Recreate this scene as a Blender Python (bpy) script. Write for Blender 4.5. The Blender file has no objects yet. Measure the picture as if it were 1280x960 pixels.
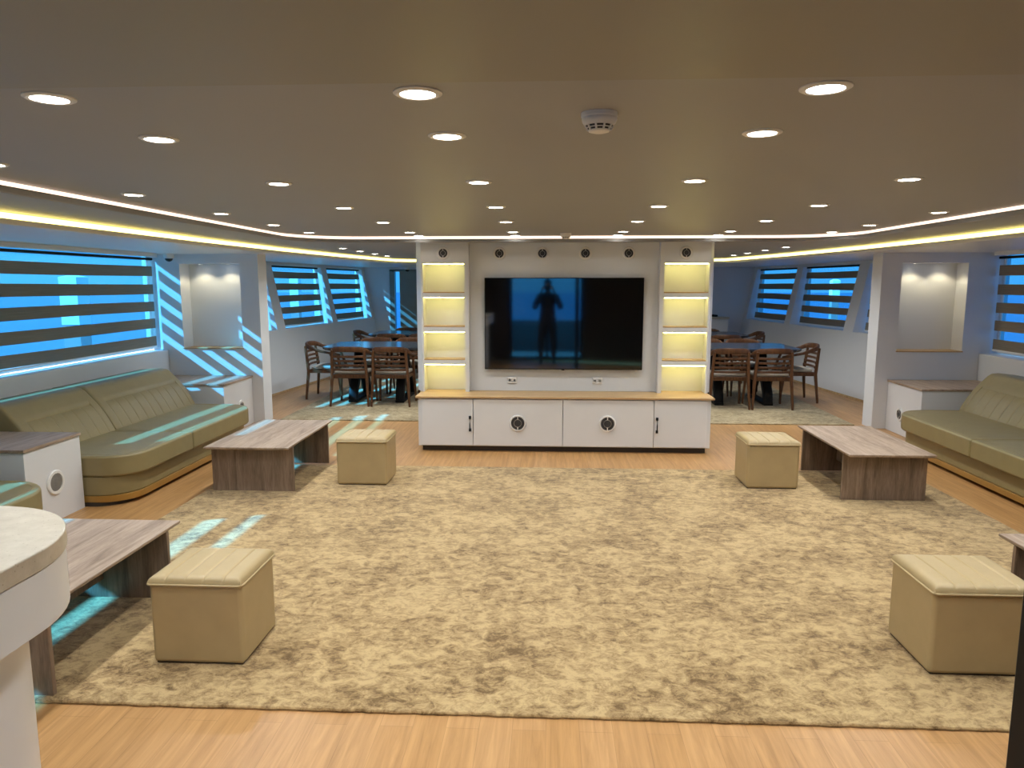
import bpy, bmesh, math, random
from mathutils import Vector, Matrix
from math import pi, sin, cos, radians as R

random.seed(7)
S = bpy.context.scene
COL = S.collection
CX = 0.165                      # centre line of the saloon

# ------------------------------------------------------------------ camera
F_PX = 905.0
cam_d = bpy.data.cameras.new('camera')
cam_d.sensor_fit = 'HORIZONTAL'
cam_d.sensor_width = 36.0
cam_d.lens = F_PX / 1280 * 36.0
cam_d.clip_start = 0.02
cam_d.clip_end = 800
cam = bpy.data.objects.new('camera', cam_d)
COL.objects.link(cam)
_d = Vector((46.0, F_PX, 125.0)).normalized()          # room axis seen from the camera
_p = math.atan2(125.0, F_PX)
_up = Vector((0, -sin(_p), cos(_p)))
_f = (_d - _up * _d.dot(_up)).normalized()
_r = _f.cross(_up)
_M = Matrix((_r, _f, _up))                              # camera frame -> world
right, fwd, up = _M.col[0], _M.col[1], _M.col[2]
cam.matrix_world = Matrix(((right.x, up.x, -fwd.x, 0), (right.y, up.y, -fwd.y, 0), (right.z, up.z, -fwd.z, 1.65), (0, 0, 0, 1)))
S.camera = cam

# ------------------------------------------------------------------ light and exposure
VS = S.view_settings
VS.view_transform = 'Standard'
VS.look = 'None'
VS.gamma = 1.0
VS.exposure = 0.0
VS.use_curve_mapping = False

SKY_COL, SKY_STR = (0.40, 0.72, 1.0), 1.1
SUN_STR = 18.0
SPOT_W = 31.0
LENS_STR = 22.0
LED_WARM = ((1.0, 0.80, 0.22), 4.6)
LED_PINK = ((1.0, 0.72, 0.54), 1.9)
LED_SHELF = ((1.0, 0.86, 0.24), 24.0)

w = bpy.data.worlds.new('world')
S.world = w
w.use_nodes = True
nt = w.node_tree
bg = nt.nodes['Background']
tc = nt.nodes.new('ShaderNodeTexCoord')
sep = nt.nodes.new('ShaderNodeSeparateXYZ')
rmp = nt.nodes.new('ShaderNodeValToRGB')
rmp.color_ramp.elements[0].position = 0.0
rmp.color_ramp.elements[0].color = (0.62, 0.82, 1.0, 1)
rmp.color_ramp.elements[1].position = 0.45
rmp.color_ramp.elements[1].color = (*SKY_COL, 1)
nt.links.new(tc.outputs['Generated'], sep.inputs[0])
nt.links.new(sep.outputs['Z'], rmp.inputs[0])
nt.links.new(rmp.outputs[0], bg.inputs['Color'])
bg.inputs['Strength'].default_value = SKY_STR

sun_d = bpy.data.lights.new('sun', 'SUN')
sun_d.energy = SUN_STR
sun_d.angle = R(0.6)
sun_d.color = (1.0, 1.0, 1.0)
sun = bpy.data.objects.new('sun', sun_d)
COL.objects.link(sun)
sun.rotation_euler = Vector((1.0, 0.40, -0.72)).to_track_quat('-Z', 'Y').to_euler()
sun.location = (-20, -5, 15)

# ------------------------------------------------------------------ materials
def new_mat(name):
    m = bpy.data.materials.new(name)
    m.use_nodes = True
    n = m.node_tree
    return m, n, n.nodes['Principled BSDF']

def N(n, t, **kw):
    x = n.nodes.new(t)
    for k, v in kw.items():
        setattr(x, k, v)
    return x

def ramp(n, stops):
    r = N(n, 'ShaderNodeValToRGB')
    e = r.color_ramp.elements
    while len(e) < len(stops):
        e.new(0.5)
    for i, (p, c) in enumerate(stops):
        e[i].position = p
        e[i].color = (*c, 1)
    return r

def coords(n, scale=(1, 1, 1), rot=(0, 0, 0)):
    t = N(n, 'ShaderNodeTexCoord')
    m = N(n, 'ShaderNodeMapping')
    m.inputs['Scale'].default_value = scale
    m.inputs['Rotation'].default_value = rot
    n.links.new(t.outputs['Object'], m.inputs['Vector'])
    return m.outputs[0]

def noise(n, vec, scale, detail=4, rough=0.55, dist=0.0):
    t = N(n, 'ShaderNodeTexNoise')
    t.inputs['Scale'].default_value = scale
    t.inputs['Detail'].default_value = detail
    t.inputs['Roughness'].default_value = rough
    t.inputs['Distortion'].default_value = dist
    n.links.new(vec, t.inputs['Vector'])
    return t.outputs['Fac']

def bump(n, b, h, strength=0.2, dist=0.01):
    x = N(n, 'ShaderNodeBump')
    x.inputs['Strength'].default_value = strength
    x.inputs['Distance'].default_value = dist
    n.links.new(h, x.inputs['Height'])
    n.links.new(x.outputs[0], b.inputs['Normal'])

def plain(name, col, rough=0.5, metal=0.0, spec=0.5, var=0.03, vscale=6, bmp=0.0, bscale=400):
    m, n, b = new_mat(name)
    b.inputs['Roughness'].default_value = rough
    b.inputs['Metallic'].default_value = metal
    b.inputs['Specular IOR Level'].default_value = spec
    v = coords(n)
    f = noise(n, v, vscale, 3)
    r = ramp(n, [(0.3, tuple(c * (1 - var) for c in col)), (0.7, tuple(min(1, c * (1 + var)) for c in col))])
    n.links.new(f, r.inputs[0])
    n.links.new(r.outputs[0], b.inputs['Base Color'])
    if bmp:
        bump(n, b, noise(n, v, bscale, 2), bmp, 0.002)
    return m

def emit(name, col, strength):
    m, n, b = new_mat(name)
    b.inputs['Base Color'].default_value = (0.8, 0.8, 0.8, 1)
    b.inputs['Emission Color'].default_value = (*col, 1)
    b.inputs['Emission Strength'].default_value = strength
    return m

def wood(name, c0, c1, c2, axis='Y', scale=1.0, rough=0.45, spec=0.4):
    m, n, b = new_mat(name)
    st = {'X': (1.2, 14, 14), 'Y': (14, 1.2, 14), 'Z': (14, 14, 1.2)}[axis]
    v = coords(n, tuple(s * scale for s in st))
    f = noise(n, v, 1.6, 6, 0.6, 0.8)
    v2 = coords(n, tuple(s * scale * 5 for s in st))
    g = noise(n, v2, 2.5, 3, 0.7, 0.3)
    mx = N(n, 'ShaderNodeMath', operation='MULTIPLY_ADD')
    n.links.new(g, mx.inputs[0])
    mx.inputs[1].default_value = 0.35
    ad = N(n, 'ShaderNodeMath', operation='MULTIPLY')
    n.links.new(f, ad.inputs[0])
    ad.inputs[1].default_value = 0.75
    n.links.new(ad.outputs[0], mx.inputs[2])
    r = ramp(n, [(0.38, c0), (0.54, c1), (0.68, c2)])
    n.links.new(mx.outputs[0], r.inputs[0])
    n.links.new(r.outputs[0], b.inputs['Base Color'])
    b.inputs['Roughness'].default_value = rough
    b.inputs['Specular IOR Level'].default_value = spec
    bump(n, b, mx.outputs[0], 0.08, 0.004)
    return m

def make_floor_mat():
    m, n, b = new_mat('oak_laminate_floor')
    v = coords(n, (1, 1, 1), (0, 0, R(90)))
    br = N(n, 'ShaderNodeTexBrick')
    br.inputs['Scale'].default_value = 1.0
    br.inputs['Brick Width'].default_value = 1.25
    br.inputs['Row Height'].default_value = 0.125
    br.inputs['Mortar Size'].default_value = 0.0012
    br.inputs['Mortar Smooth'].default_value = 0.3
    br.inputs['Bias'].default_value = 0.0
    br.offset = 0.37
    br.inputs['Color1'].default_value = (0.50, 0.275, 0.105, 1)
    br.inputs['Color2'].default_value = (0.56, 0.32, 0.135, 1)
    br.inputs['Mortar'].default_value = (0.40, 0.22, 0.09, 1)
    n.links.new(v, br.inputs['Vector'])
    v2 = coords(n, (22, 1.3, 1))
    g = noise(n, v2, 1.5, 6, 0.65, 0.6)
    r = ramp(n, [(0.3, (0.70, 0.66, 0.60)), (0.7, (1.08, 1.08, 1.08))])
    n.links.new(g, r.inputs[0])
    mx = N(n, 'ShaderNodeMix', data_type='RGBA', blend_type='MULTIPLY')
    mx.inputs['Factor'].default_value = 1.0
    n.links.new(br.outputs['Color'], mx.inputs['A'])
    n.links.new(r.outputs[0], mx.inputs['B'])
    n.links.new(mx.outputs['Result'], b.inputs['Base Color'])
    b.inputs['Roughness'].default_value = 0.36
    b.inputs['Specular IOR Level'].default_value = 0.35
    return m

def make_rug_mat(name, dark, mid, light):
    m, n, b = new_mat(name)
    v = coords(n, (1.0, 1.25, 1.0))
    f1 = noise(n, v, 14.0, 9, 0.78, 0.6)
    f2 = noise(n, v, 2.2, 4, 0.6, 0.3)
    f3 = noise(n, v, 32, 5, 0.7, 0.8)
    a = N(n, 'ShaderNodeMath', operation='MULTIPLY_ADD')
    n.links.new(f2, a.inputs[0]); a.inputs[1].default_value = 0.30
    k = N(n, 'ShaderNodeMath', operation='MULTIPLY')
    n.links.new(f1, k.inputs[0]); k.inputs[1].default_value = 0.78
    n.links.new(k.outputs[0], a.inputs[2])
    c = N(n, 'ShaderNodeMath', operation='MULTIPLY_ADD')
    n.links.new(f3, c.inputs[0]); c.inputs[1].default_value = 0.24
    n.links.new(a.outputs[0], c.inputs[2])
    r = ramp(n, [(0.545, dark), (0.63, mid), (0.735, light)])
    n.links.new(c.outputs[0], r.inputs[0])
    n.links.new(r.outputs[0], b.inputs['Base Color'])
    b.inputs['Roughness'].default_value = 0.9
    b.inputs['Specular IOR Level'].default_value = 0.1
    b.inputs['Sheen Weight'].default_value = 0.25
    b.inputs['Sheen Roughness'].default_value = 0.5
    h = noise(n, coords(n), 260, 2, 0.7)
    bump(n, b, h, 0.5, 0.006)
    return m

def make_stone():
    m, n, b = new_mat('speckled_stone')
    v = coords(n)
    f = noise(n, v, 22, 5, 0.7)
    r = ramp(n, [(0.3, (0.47, 0.41, 0.32)), (0.7, (0.60, 0.54, 0.44))])
    n.links.new(f, r.inputs[0])
    vo = N(n, 'ShaderNodeTexVoronoi')
    vo.inputs['Scale'].default_value = 70
    n.links.new(v, vo.inputs['Vector'])
    r2 = ramp(n, [(0.08, (0.55, 0.48, 0.40)), (0.18, (1, 1, 1))])
    n.links.new(vo.outputs['Distance'], r2.inputs[0])
    mx = N(n, 'ShaderNodeMix', data_type='RGBA', blend_type='MULTIPLY')
    mx.inputs['Factor'].default_value = 0.6
    n.links.new(r.outputs[0], mx.inputs['A']); n.links.new(r2.outputs[0], mx.inputs['B'])
    n.links.new(mx.outputs['Result'], b.inputs['Base Color'])
    b.inputs['Roughness'].default_value = 0.28
    return m

def make_glass():
    m, n, b = new_mat('blue_tinted_glass')
    n.nodes.remove(b)
    out = n.nodes['Material Output']
    t = N(n, 'ShaderNodeBsdfTransparent')
    t.inputs[0].default_value = (0.28, 0.715, 1.0, 1)      # both faces of the pane together give the blue film's tint
    g = N(n, 'ShaderNodeBsdfGlossy')
    g.inputs['Roughness'].default_value = 0.02
    mx = N(n, 'ShaderNodeMixShader')
    mx.inputs[0].default_value = 0.015
    n.links.new(t.outputs[0], mx.inputs[1])
    n.links.new(g.outputs[0], mx.inputs[2])
    n.links.new(mx.outputs[0], out.inputs[0])
    return m

def make_cloth(name, col, through, transp):
    m, n, b = new_mat(name)
    n.nodes.remove(b)
    out = n.nodes['Material Output']
    d = N(n, 'ShaderNodeBsdfDiffuse')
    f = noise(n, coords(n, (6, 3, 240)), 1.0, 3)
    r = ramp(n, [(0.3, tuple(c * 0.82 for c in col)), (0.7, tuple(c * 1.15 for c in col))])
    n.links.new(f, r.inputs[0]); n.links.new(r.outputs[0], d.inputs[0])
    tl = N(n, 'ShaderNodeBsdfTranslucent'); tl.inputs[0].default_value = (*col, 1)
    mx = N(n, 'ShaderNodeMixShader'); mx.inputs[0].default_value = through
    n.links.new(d.outputs[0], mx.inputs[1]); n.links.new(tl.outputs[0], mx.inputs[2])
    tp = N(n, 'ShaderNodeBsdfTransparent')
    m2 = N(n, 'ShaderNodeMixShader'); m2.inputs[0].default_value = transp
    n.links.new(mx.outputs[0], m2.inputs[1]); n.links.new(tp.outputs[0], m2.inputs[2])
    n.links.new(m2.outputs[0], out.inputs[0])
    return m

M = {}
M['wall'] = plain('white_wall_panel', (0.73, 0.75, 0.78), 0.5, var=0.015, vscale=1.5, spec=0.3)
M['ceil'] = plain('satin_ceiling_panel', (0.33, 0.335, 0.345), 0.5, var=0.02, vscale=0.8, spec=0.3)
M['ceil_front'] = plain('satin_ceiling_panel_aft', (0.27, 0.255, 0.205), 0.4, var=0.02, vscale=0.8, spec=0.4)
M['soffit'] = plain('white_soffit', (0.72, 0.72, 0.72), 0.35, var=0.01, spec=0.5)
M['cab'] = plain('white_lacquer', (0.74, 0.75, 0.77), 0.32, var=0.01)
M['dark_gap'] = plain('dark_plinth', (0.05, 0.04, 0.035), 0.5)
M['gold'] = plain('gold_brown_trim', (0.42, 0.24, 0.06), 0.28, 0.35, var=0.05)
M['leather'] = plain('olive_leather', (0.28, 0.225, 0.105), 0.42, var=0.05, vscale=9, bmp=0.25, bscale=500)
M['leather_b'] = plain('beige_leather', (0.46, 0.345, 0.175), 0.45, var=0.04, vscale=9, bmp=0.2, bscale=500)
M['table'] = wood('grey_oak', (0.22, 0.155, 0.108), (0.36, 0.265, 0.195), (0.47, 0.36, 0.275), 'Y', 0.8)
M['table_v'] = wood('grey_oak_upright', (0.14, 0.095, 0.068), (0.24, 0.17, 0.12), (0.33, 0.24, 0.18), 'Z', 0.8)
M['top_x'] = wood('light_oak_top', (0.40, 0.25, 0.12), (0.52, 0.34, 0.17), (0.60, 0.42, 0.23), 'X', 0.9)
M['walnut'] = wood('dark_walnut', (0.055, 0.022, 0.010), (0.10, 0.042, 0.018), (0.15, 0.068, 0.03), 'Z', 1.6, 0.35)
M['navy'] = plain('dark_table_top', (0.03, 0.034, 0.045), 0.16, spec=0.6)
M['seat'] = plain('grey_seat_cloth', (0.42, 0.39, 0.34), 0.8, var=0.06, vscale=40)
M['black'] = plain('black_metal', (0.010, 0.010, 0.012), 0.5, spec=0.2)
M['blackgloss'] = plain('black_plastic', (0.01, 0.01, 0.011), 0.25)
M['white'] = plain('white_plastic', (0.80, 0.79, 0.77), 0.4, var=0.01)
M['grille'] = plain('dark_vent', (0.035, 0.037, 0.042), 0.55)
M['greymesh'] = plain('grey_mesh', (0.20, 0.19, 0.18), 0.5, var=0.4, vscale=260)
M['steel'] = plain('brushed_steel', (0.55, 0.54, 0.52), 0.3, 0.9)
M['greydoor'] = plain('grey_green_panel', (0.22, 0.25, 0.23), 0.4)
M['sea'] = plain('sea_water', (0.05, 0.115, 0.21), 0.6, var=0.12, vscale=0.12)
M['hull'] = plain('white_gelcoat', (0.92, 0.92, 0.90), 0.5)
M['deck'] = plain('grey_deck', (0.25, 0.24, 0.23), 0.6)
M['darkwall'] = plain('dark_walnut_panel', (0.045, 0.03, 0.022), 0.6)
M['stone'] = make_stone()
M['floor'] = make_floor_mat()
M['rug'] = make_rug_mat('mottled_gold_pile', (0.155, 0.09, 0.032), (0.35, 0.23, 0.102), (0.56, 0.40, 0.195))
M['rug2'] = make_rug_mat('mottled_olive_pile', (0.19, 0.14, 0.07), (0.34, 0.26, 0.14), (0.50, 0.40, 0.24))
M['glass'] = make_glass()
M['band'] = make_cloth('taupe_blind_band', (0.30, 0.26, 0.21), 0.16, 0.012)
M['sheer'] = make_cloth('sheer_blind_band', (0.75, 0.78, 0.8), 0.6, 0.93)
M['lens'] = emit('lit_lens', (1.0, 0.93, 0.82), LENS_STR)
M['led_y'] = emit('yellow_led', *LED_WARM)
M['led_p'] = emit('pink_led', *LED_PINK)
M['led_s'] = emit('shelf_led', *LED_SHELF)

def make_screen():
    m, n, b = new_mat('tv_glass')
    b.inputs['Base Color'].default_value = (0.003, 0.003, 0.004, 1)
    b.inputs['Roughness'].default_value = 0.045
    b.inputs['IOR'].default_value = 2.6
    return m
M['screen'] = make_screen()

# ------------------------------------------------------------------ mesh builder
class MB:
    def __init__(s):
        s.v, s.f, s.m = [], [], []
    def add(s, vs, fs, mi=0):
        o = len(s.v)
        s.v += [Vector(p) for p in vs]
        s.f += [tuple(o + i for i in f) for f in fs]
        s.m += [mi] * len(fs)
        return s
    def hexa(s, p, mi=0):        # p: bottom 4 (ccw) + top 4
        return s.add(p, [(3, 2, 1, 0), (4, 5, 6, 7), (0, 1, 5, 4), (1, 2, 6, 5), (2, 3, 7, 6), (3, 0, 4, 7)], mi)
    def box(s, x0, x1, y0, y1, z0, z1, mi=0):
        x0, x1 = min(x0, x1), max(x0, x1)
        y0, y1 = min(y0, y1), max(y0, y1)
        z0, z1 = min(z0, z1), max(z0, z1)
        return s.hexa([(x0, y0, z0), (x1, y0, z0), (x1, y1, z0), (x0, y1, z0), (x0, y0, z1), (x1, y0, z1), (x1, y1, z1), (x0, y1, z1)], mi)
    def prism(s, poly, z0, z1, mi=0):
        n = len(poly)
        vs = [(x, y, z0) for x, y in poly] + [(x, y, z1) for x, y in poly]
        return s.add(vs, [tuple(range(n - 1, -1, -1)), tuple(range(n, 2 * n))] + [(i, (i + 1) % n, n + (i + 1) % n, n + i) for i in range(n)], mi)
    def loft(s, rings, mi=0, caps=True, closed=True):
        n = len(rings[0])
        vs = [p for r in rings for p in r]
        fs = []
        for k in range(len(rings) - 1):
            for i in range(n if closed else n - 1):
                j = (i + 1) % n
                fs.append((k * n + i, k * n + j, (k + 1) * n + j, (k + 1) * n + i))
        if caps:
            fs.append(tuple(range(n - 1, -1, -1)))
            fs.append(tuple(range((len(rings) - 1) * n, len(rings) * n)))
        return s.add(vs, fs, mi)
    def lathe(s, prof, c=(0, 0, 0), axis='Z', n=28, mi=0):   # prof: (radius, height)
        rings = []
        for r, h in prof:
            ring = []
            for i in range(n):
                a = 2 * pi * i / n
                x, y = r * cos(a), r * sin(a)
                p = {'Z': (x, y, h), 'Y': (x, h, -y), 'X': (h, x, y)}[axis]
                ring.append((c[0] + p[0], c[1] + p[1], c[2] + p[2]))
            rings.append(ring)
        return s.loft(rings, mi)
    def tube(s, path, r, n=8, mi=0, flat=None, upv=(0, 0, 1), closed=False):
        # r: radius or list; flat=(w,h): rectangular section instead
        P = [Vector(p) for p in path]
        rings = []
        for i, p in enumerate(P):
            if closed:
                t = (P[(i + 1) % len(P)] - P[i - 1]).normalized()
            else:
                t = (P[min(i + 1, len(P) - 1)] - P[max(i - 1, 0)]).normalized()
            u = Vector(upv)
            if abs(t.dot(u)) > 0.98:
                u = Vector((0, 1, 0)) if abs(t.y) < 0.9 else Vector((1, 0, 0))
            a = t.cross(u).normalized()
            b = a.cross(t).normalized()
            if flat:
                w2, h2 = (flat[i] if isinstance(flat, list) else flat)
                c = 0.3
                pts = [(-1, -1 + c), (-1 + c, -1), (1 - c, -1), (1, -1 + c), (1, 1 - c), (1 - c, 1), (-1 + c, 1), (-1, 1 - c)]
                rings.append([p + a * (q[0] * w2 / 2) + b * (q[1] * h2 / 2) for q in pts])
            else:
                rr = r[i] if isinstance(r, (list, tuple)) else r
                rings.append([p + a * rr * cos(2 * pi * k / n) + b * rr * sin(2 * pi * k / n) for k in range(n)])
        if closed:
            rings.append(rings[0])
        return s.loft(rings, mi, caps=not closed)
    def build(s, name, mats, parent=None, bevel=0.0, seg=2, smooth=True, sub=0, local=False):
        off = Vector((0, 0, 0))
        if parent is not None and not local:
            off = world_loc(parent)
        me = bpy.data.meshes.new(name)
        me.from_pydata([tuple(p - off) for p in s.v], [], s.f)
        me.polygons.foreach_set('material_index', s.m)
        bm = bmesh.new(); bm.from_mesh(me)
        bmesh.ops.remove_doubles(bm, verts=bm.verts, dist=1e-5)
        bmesh.ops.recalc_face_normals(bm, faces=bm.faces)
        bm.to_mesh(me); bm.free()
        mats = mats if isinstance(mats, (list, tuple)) else [mats]
        for m in mats:
            me.materials.append(m)
        me.polygons.foreach_set('use_smooth', [smooth] * len(me.polygons))
        if smooth and not bevel:
            me.set_sharp_from_angle(angle=R(32))
        o = bpy.data.objects.new(name, me)
        COL.objects.link(o)
        if parent is not None:
            o.parent = parent
        if bevel:
            b = o.modifiers.new('bevel', 'BEVEL')
            b.width = bevel; b.segments = seg; b.limit_method = 'ANGLE'; b.angle_limit = R(35)
            b.harden_normals = True
        if sub:
            q = o.modifiers.new('sub', 'SUBSURF'); q.levels = sub; q.render_levels = sub
        return o

def world_loc(o):
    v = Vector(o.location)
    while o.parent is not None:
        o = o.parent
        v = v + Vector(o.location)
    return v

def tag(o, label, cat, group=None, kind=None):
    o['label'] = label; o['category'] = cat
    if group: o['group'] = group
    if kind: o['kind'] = kind
    return o

def thing(name, label, cat, loc=(0, 0, 0), rz=0.0, group=None):
    o = bpy.data.objects.new(name, None)
    o.empty_display_size = 0.1
    COL.objects.link(o)
    o.location = loc; o.rotation_euler = (0, 0, rz)
    return tag(o, label, cat, group)

def struct(o, label=None, cat=None):
    o['kind'] = 'structure'
    if label: o['label'] = label; o['category'] = cat
    return o

def dup(root, loc, rz, label, group=None):
    r = root.copy(); COL.objects.link(r); r.location = loc; r.rotation_euler = (0, 0, rz)
    r['label'] = label
    if group: r['group'] = group
    for ch in list(root.children):
        c = ch.copy(); COL.objects.link(c); c.parent = r
        for g in list(ch.children):
            d = g.copy(); COL.objects.link(d); d.parent = c
    return r

def X(u, s):
    return CX + s * u

def arc(cx, cy, r, a0, a1, n=8):
    return [(cx + r * cos(R(a0 + (a1 - a0) * i / n)), cy + r * sin(R(a0 + (a1 - a0) * i / n))) for i in range(n + 1)]

# ------------------------------------------------------------------ room shell
YD0, YD1, YE = 8.40, 8.65, 15.4            # dividers, end wall
ZA, ZB, ZC = 2.112, 2.064, 1.998             # main ceiling, border ceiling, side soffit
UI, UG = 4.69, 4.85                        # inner face of the low wall, glass
SIL, HED = 0.87, 1.96
def ut(Y): return 4.56 - 0.108 * (Y - 11.2)
def uin(Y, z): return ut(Y) - 0.39 * (1 - z / 2.04)

struct(MB().box(-6.5, 6.8, -1.2, 16.2, -0.08, 0.0).build('floor', M['floor'], smooth=False))

def ring_ceiling(name, inner, z0, z1, outer, mat):
    """flat slab with a shaped hole"""
    bm = bmesh.new()
    def loop(pts, z):
        vs = [bm.verts.new((x, y, z)) for x, y in pts]
        return vs, [bm.edges.new((vs[i], vs[(i + 1) % len(vs)])) for i in range(len(vs))]
    oi, ei = loop(inner, z0); oo, eo = loop(outer, z0)
    bmesh.ops.triangle_fill(bm, use_beauty=True, edges=ei + eo)
    top = bmesh.ops.extrude_face_region(bm, geom=list(bm.faces))
    for g in top['geom']:
        if isinstance(g, bmesh.types.BMVert): g.co.z = z1
    bmesh.ops.recalc_face_normals(bm, faces=bm.faces)
    me = bpy.data.meshes.new(name); bm.to_mesh(me); bm.free()
    me.materials.append(mat)
    o = bpy.data.objects.new(name, me); COL.objects.link(o)
    return struct(o)

# main ceiling panel with the seam near the camera
c = MB().box(X(3.2, -1), X(3.2, 1), 1.705, 7.75, ZA, ZA + 0.05).build('ceiling', M['ceil'], smooth=False)
struct(c)
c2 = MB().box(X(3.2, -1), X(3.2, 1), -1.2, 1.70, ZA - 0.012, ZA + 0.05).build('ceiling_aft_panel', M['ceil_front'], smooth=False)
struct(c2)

def path_main(u, yf, r):
    return [(X(u, -1), -1.15)] + [(CX - u + r - r * cos(R(90 * i / 10)), yf - r + r * sin(R(90 * i / 10))) for i in range(11)] + \
           [(CX + u - r + r * sin(R(90 * i / 10)), yf - r + r * cos(R(90 * i / 10))) for i in range(11)] + [(X(u, 1), -1.15)]
pm = path_main(2.60, 7.15, 0.60)
UO = 4.95
def uo(Y): return ut(Y) + 0.13
OUT = [(X(UO, -1), -1.2), (X(UO, 1), -1.2), (X(UO, 1), 8.65), (X(uo(9.0), 1), 9.0), (X(uo(YE), 1), YE + .12), (X(uo(YE), -1), YE + .12), (X(uo(9.0), -1), 9.0), (X(UO, -1), 8.65)]
ring_ceiling('ceiling_border', pm, ZB, ZB + 0.012, OUT, M['ceil'])
t = MB().tube([(x, y, ZB + 0.004) for x, y in pm], 0, flat=(0.03, 0.034)).build('trim_1', M['ceil'])
struct(t)
l = MB().tube([(x, y, ZB + 0.035) for x, y in path_main(2.635, 7.185, 0.635)], 0, flat=(0.008, 0.026)).build('trim_2_led', M['led_p'])
struct(l)

def path_side(d):
    L = [(X(3.27 + d, -1), -1.15), (X(3.27 + d, -1), 6.5), (X(3.21 + d, -1), 8.2), (X(3.04 + d, -1), 10.0), (X(2.80 + d, -1), 11.6 + d * .5), (X(2.70 + d, -1), 12.1 + d), (X(2.5 + d, -1), 12.25 + d)]
    return L + [(2 * CX - x, y) for x, y in reversed(L)]
ps = path_side(0)
OUTC = [(X(4.80, -1), -1.2), (X(4.80, 1), -1.2), (X(4.80, 1), 8.65), (X(uo(9.0), 1), 8.66), (X(uo(YE), 1), YE + .12), (X(uo(YE), -1), YE + .12), (X(uo(9.0), -1), 8.66), (X(4.80, -1), 8.65)]
ring_ceiling('ceiling_side_soffit', ps, ZC, ZC + 0.012, OUTC, M['soffit'])
struct(MB().tube([(x, y, ZC + 0.006) for x, y in ps], 0, flat=(0.03, 0.034)).build('trim_3', M['soffit']))
struct(MB().tube([(x, y, ZC + 0.038) for x, y in path_side(0.04)], 0, flat=(0.008, 0.048)).build('trim_4_led', M['led_y']))
struct(MB().prism(OUT, 2.2, 2.25).build('ceiling_deck', M['wall'], smooth=False))

# ---- saloon side walls
def salon_wall(s, name, wins, y0):
    m = MB()
    m.box(X(UI, s), X(UO, s), y0, YD0, 0, SIL)
    m.box(X(4.76, s), X(4.80, s), y0, YD0, HED, ZC + 0.02)
    m.box(X(4.80, s), X(UO, s), y0, YD0, 2.03, 2.075)
    ys = [y0] + [y for w_ in wins for y in w_] + [YD0]
    for i in range(0, len(ys), 2):
        if ys[i + 1] - ys[i] > 0.02:
            m.box(X(4.70, s), X(UO, s), ys[i], ys[i + 1], SIL, 2.03)
    struct(m.build(name, M['wall'], bevel=0.006))
    # blind pelmet below the soffit
    struct(MB().box(X(4.63, s), X(4.76, s), y0, 8.16, 1.956, ZC).build('trim_5_pelmet', M['wall'], bevel=0.004))

WIN = [0]
def window(p):      # p: 4 points (near-bottom, far-bottom, far-top, near-top) in world, glass plane; s side
    WIN[0] += 1
    nb, fb, ft, ntp = [Vector(q) for q in p]
    nrm = (fb - nb).cross(ntp - nb).normalized()
    k = WIN[0]
    f = MB()
    w_ = 0.03
    for a, b in ((nb, fb), (fb, ft), (ft, ntp), (ntp, nb)):
        f.tube([a, b], 0, flat=(0.035, 0.035), upv=nrm)
    fr = struct(f.build('window_%d' % k, M['white']))
    t2 = nrm * 0.003
    g = MB().hexa([nb - t2, fb - t2, fb + t2, nb + t2, ntp - t2, ft - t2, ft + t2, ntp + t2]).build('pane', M['glass'], fr, smooth=False)
    return fr

def blind(p, label, bands, sag=0.0, chain=None, inward=None, x0b=None):
    """zebra roller blind: alternating opaque bands and sheer bands between top and bottom"""
    nb, fb, ft, ntp = [Vector(q) for q in p]
    root = thing('zebra_roller_blind', label, 'blind', (nb + fb) / 2, 0, 'zebra roller blinds on the windows')
    inw = Vector(inward)
    P = lambda a, t: (nb.lerp(fb, a)).lerp(ntp.lerp(ft, a), t)
    m = MB()
    n = bands
    per = 1.0 / (n + 0.42)
    cuts = []           # from the top down
    tt = 1.0
    cuts.append((tt, tt - 0.42 * per, 1)); tt -= 0.42 * per
    for i in range(n):
        cuts.append((tt, tt - 0.56 * per, 0)); tt -= 0.56 * per
        if i < n - 1:
            cuts.append((tt, tt - 0.44 * per, 1)); tt -= 0.44 * per
    end = tt
    sc = 1.0 / (1.0 - end + 0.015)
    seg = 14
    for a0, a1, mi in cuts:
        a0 = 1 - (1 - a0) * sc; a1 = 1 - (1 - a1) * sc
        th = inw * (0.0025 if mi == 0 else 0.0012)
        def wob(f): return Vector((0, 0, 0.004 * sin(f * 5.1 + a0 * 9) * sag))
        rings = []
        for q in range(seg + 1):
            f = q / seg
            rings.append([P(f, a1) + wob(f), P(f, a1) + th + wob(f), P(f, a0) + th + wob(f), P(f, a0) + wob(f)])
        m.loft(rings, mi)
    o = m.build('blind_fabric', [M['band'], M['sheer']], root, smooth=False)
    d = (fb - nb).normalized()
    MB().tube([ntp + inw * .0 - d * .0, ft], 0, flat=(0.035, 0.028), upv=(0, 0, 1)).build('head_rail', M['black'] , root)
    MB().tube([nb + Vector((0, 0, .004)), fb + Vector((0, 0, .004))], 0, flat=(0.018, 0.022), upv=(0, 0, 1)).build('bottom_rail', M['white'], root)
    if chain:
        a, zlen = chain
        q = P(a, 0.02) + inw * 0.03
        tp = P(a, 0.98) + inw * 0.03
        MB().tube([tp, q, q + inw * 0.02 - Vector((0, 0, zlen))], 0.003, n=6).build('pull_cord', M['white'], root)
    return root

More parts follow.
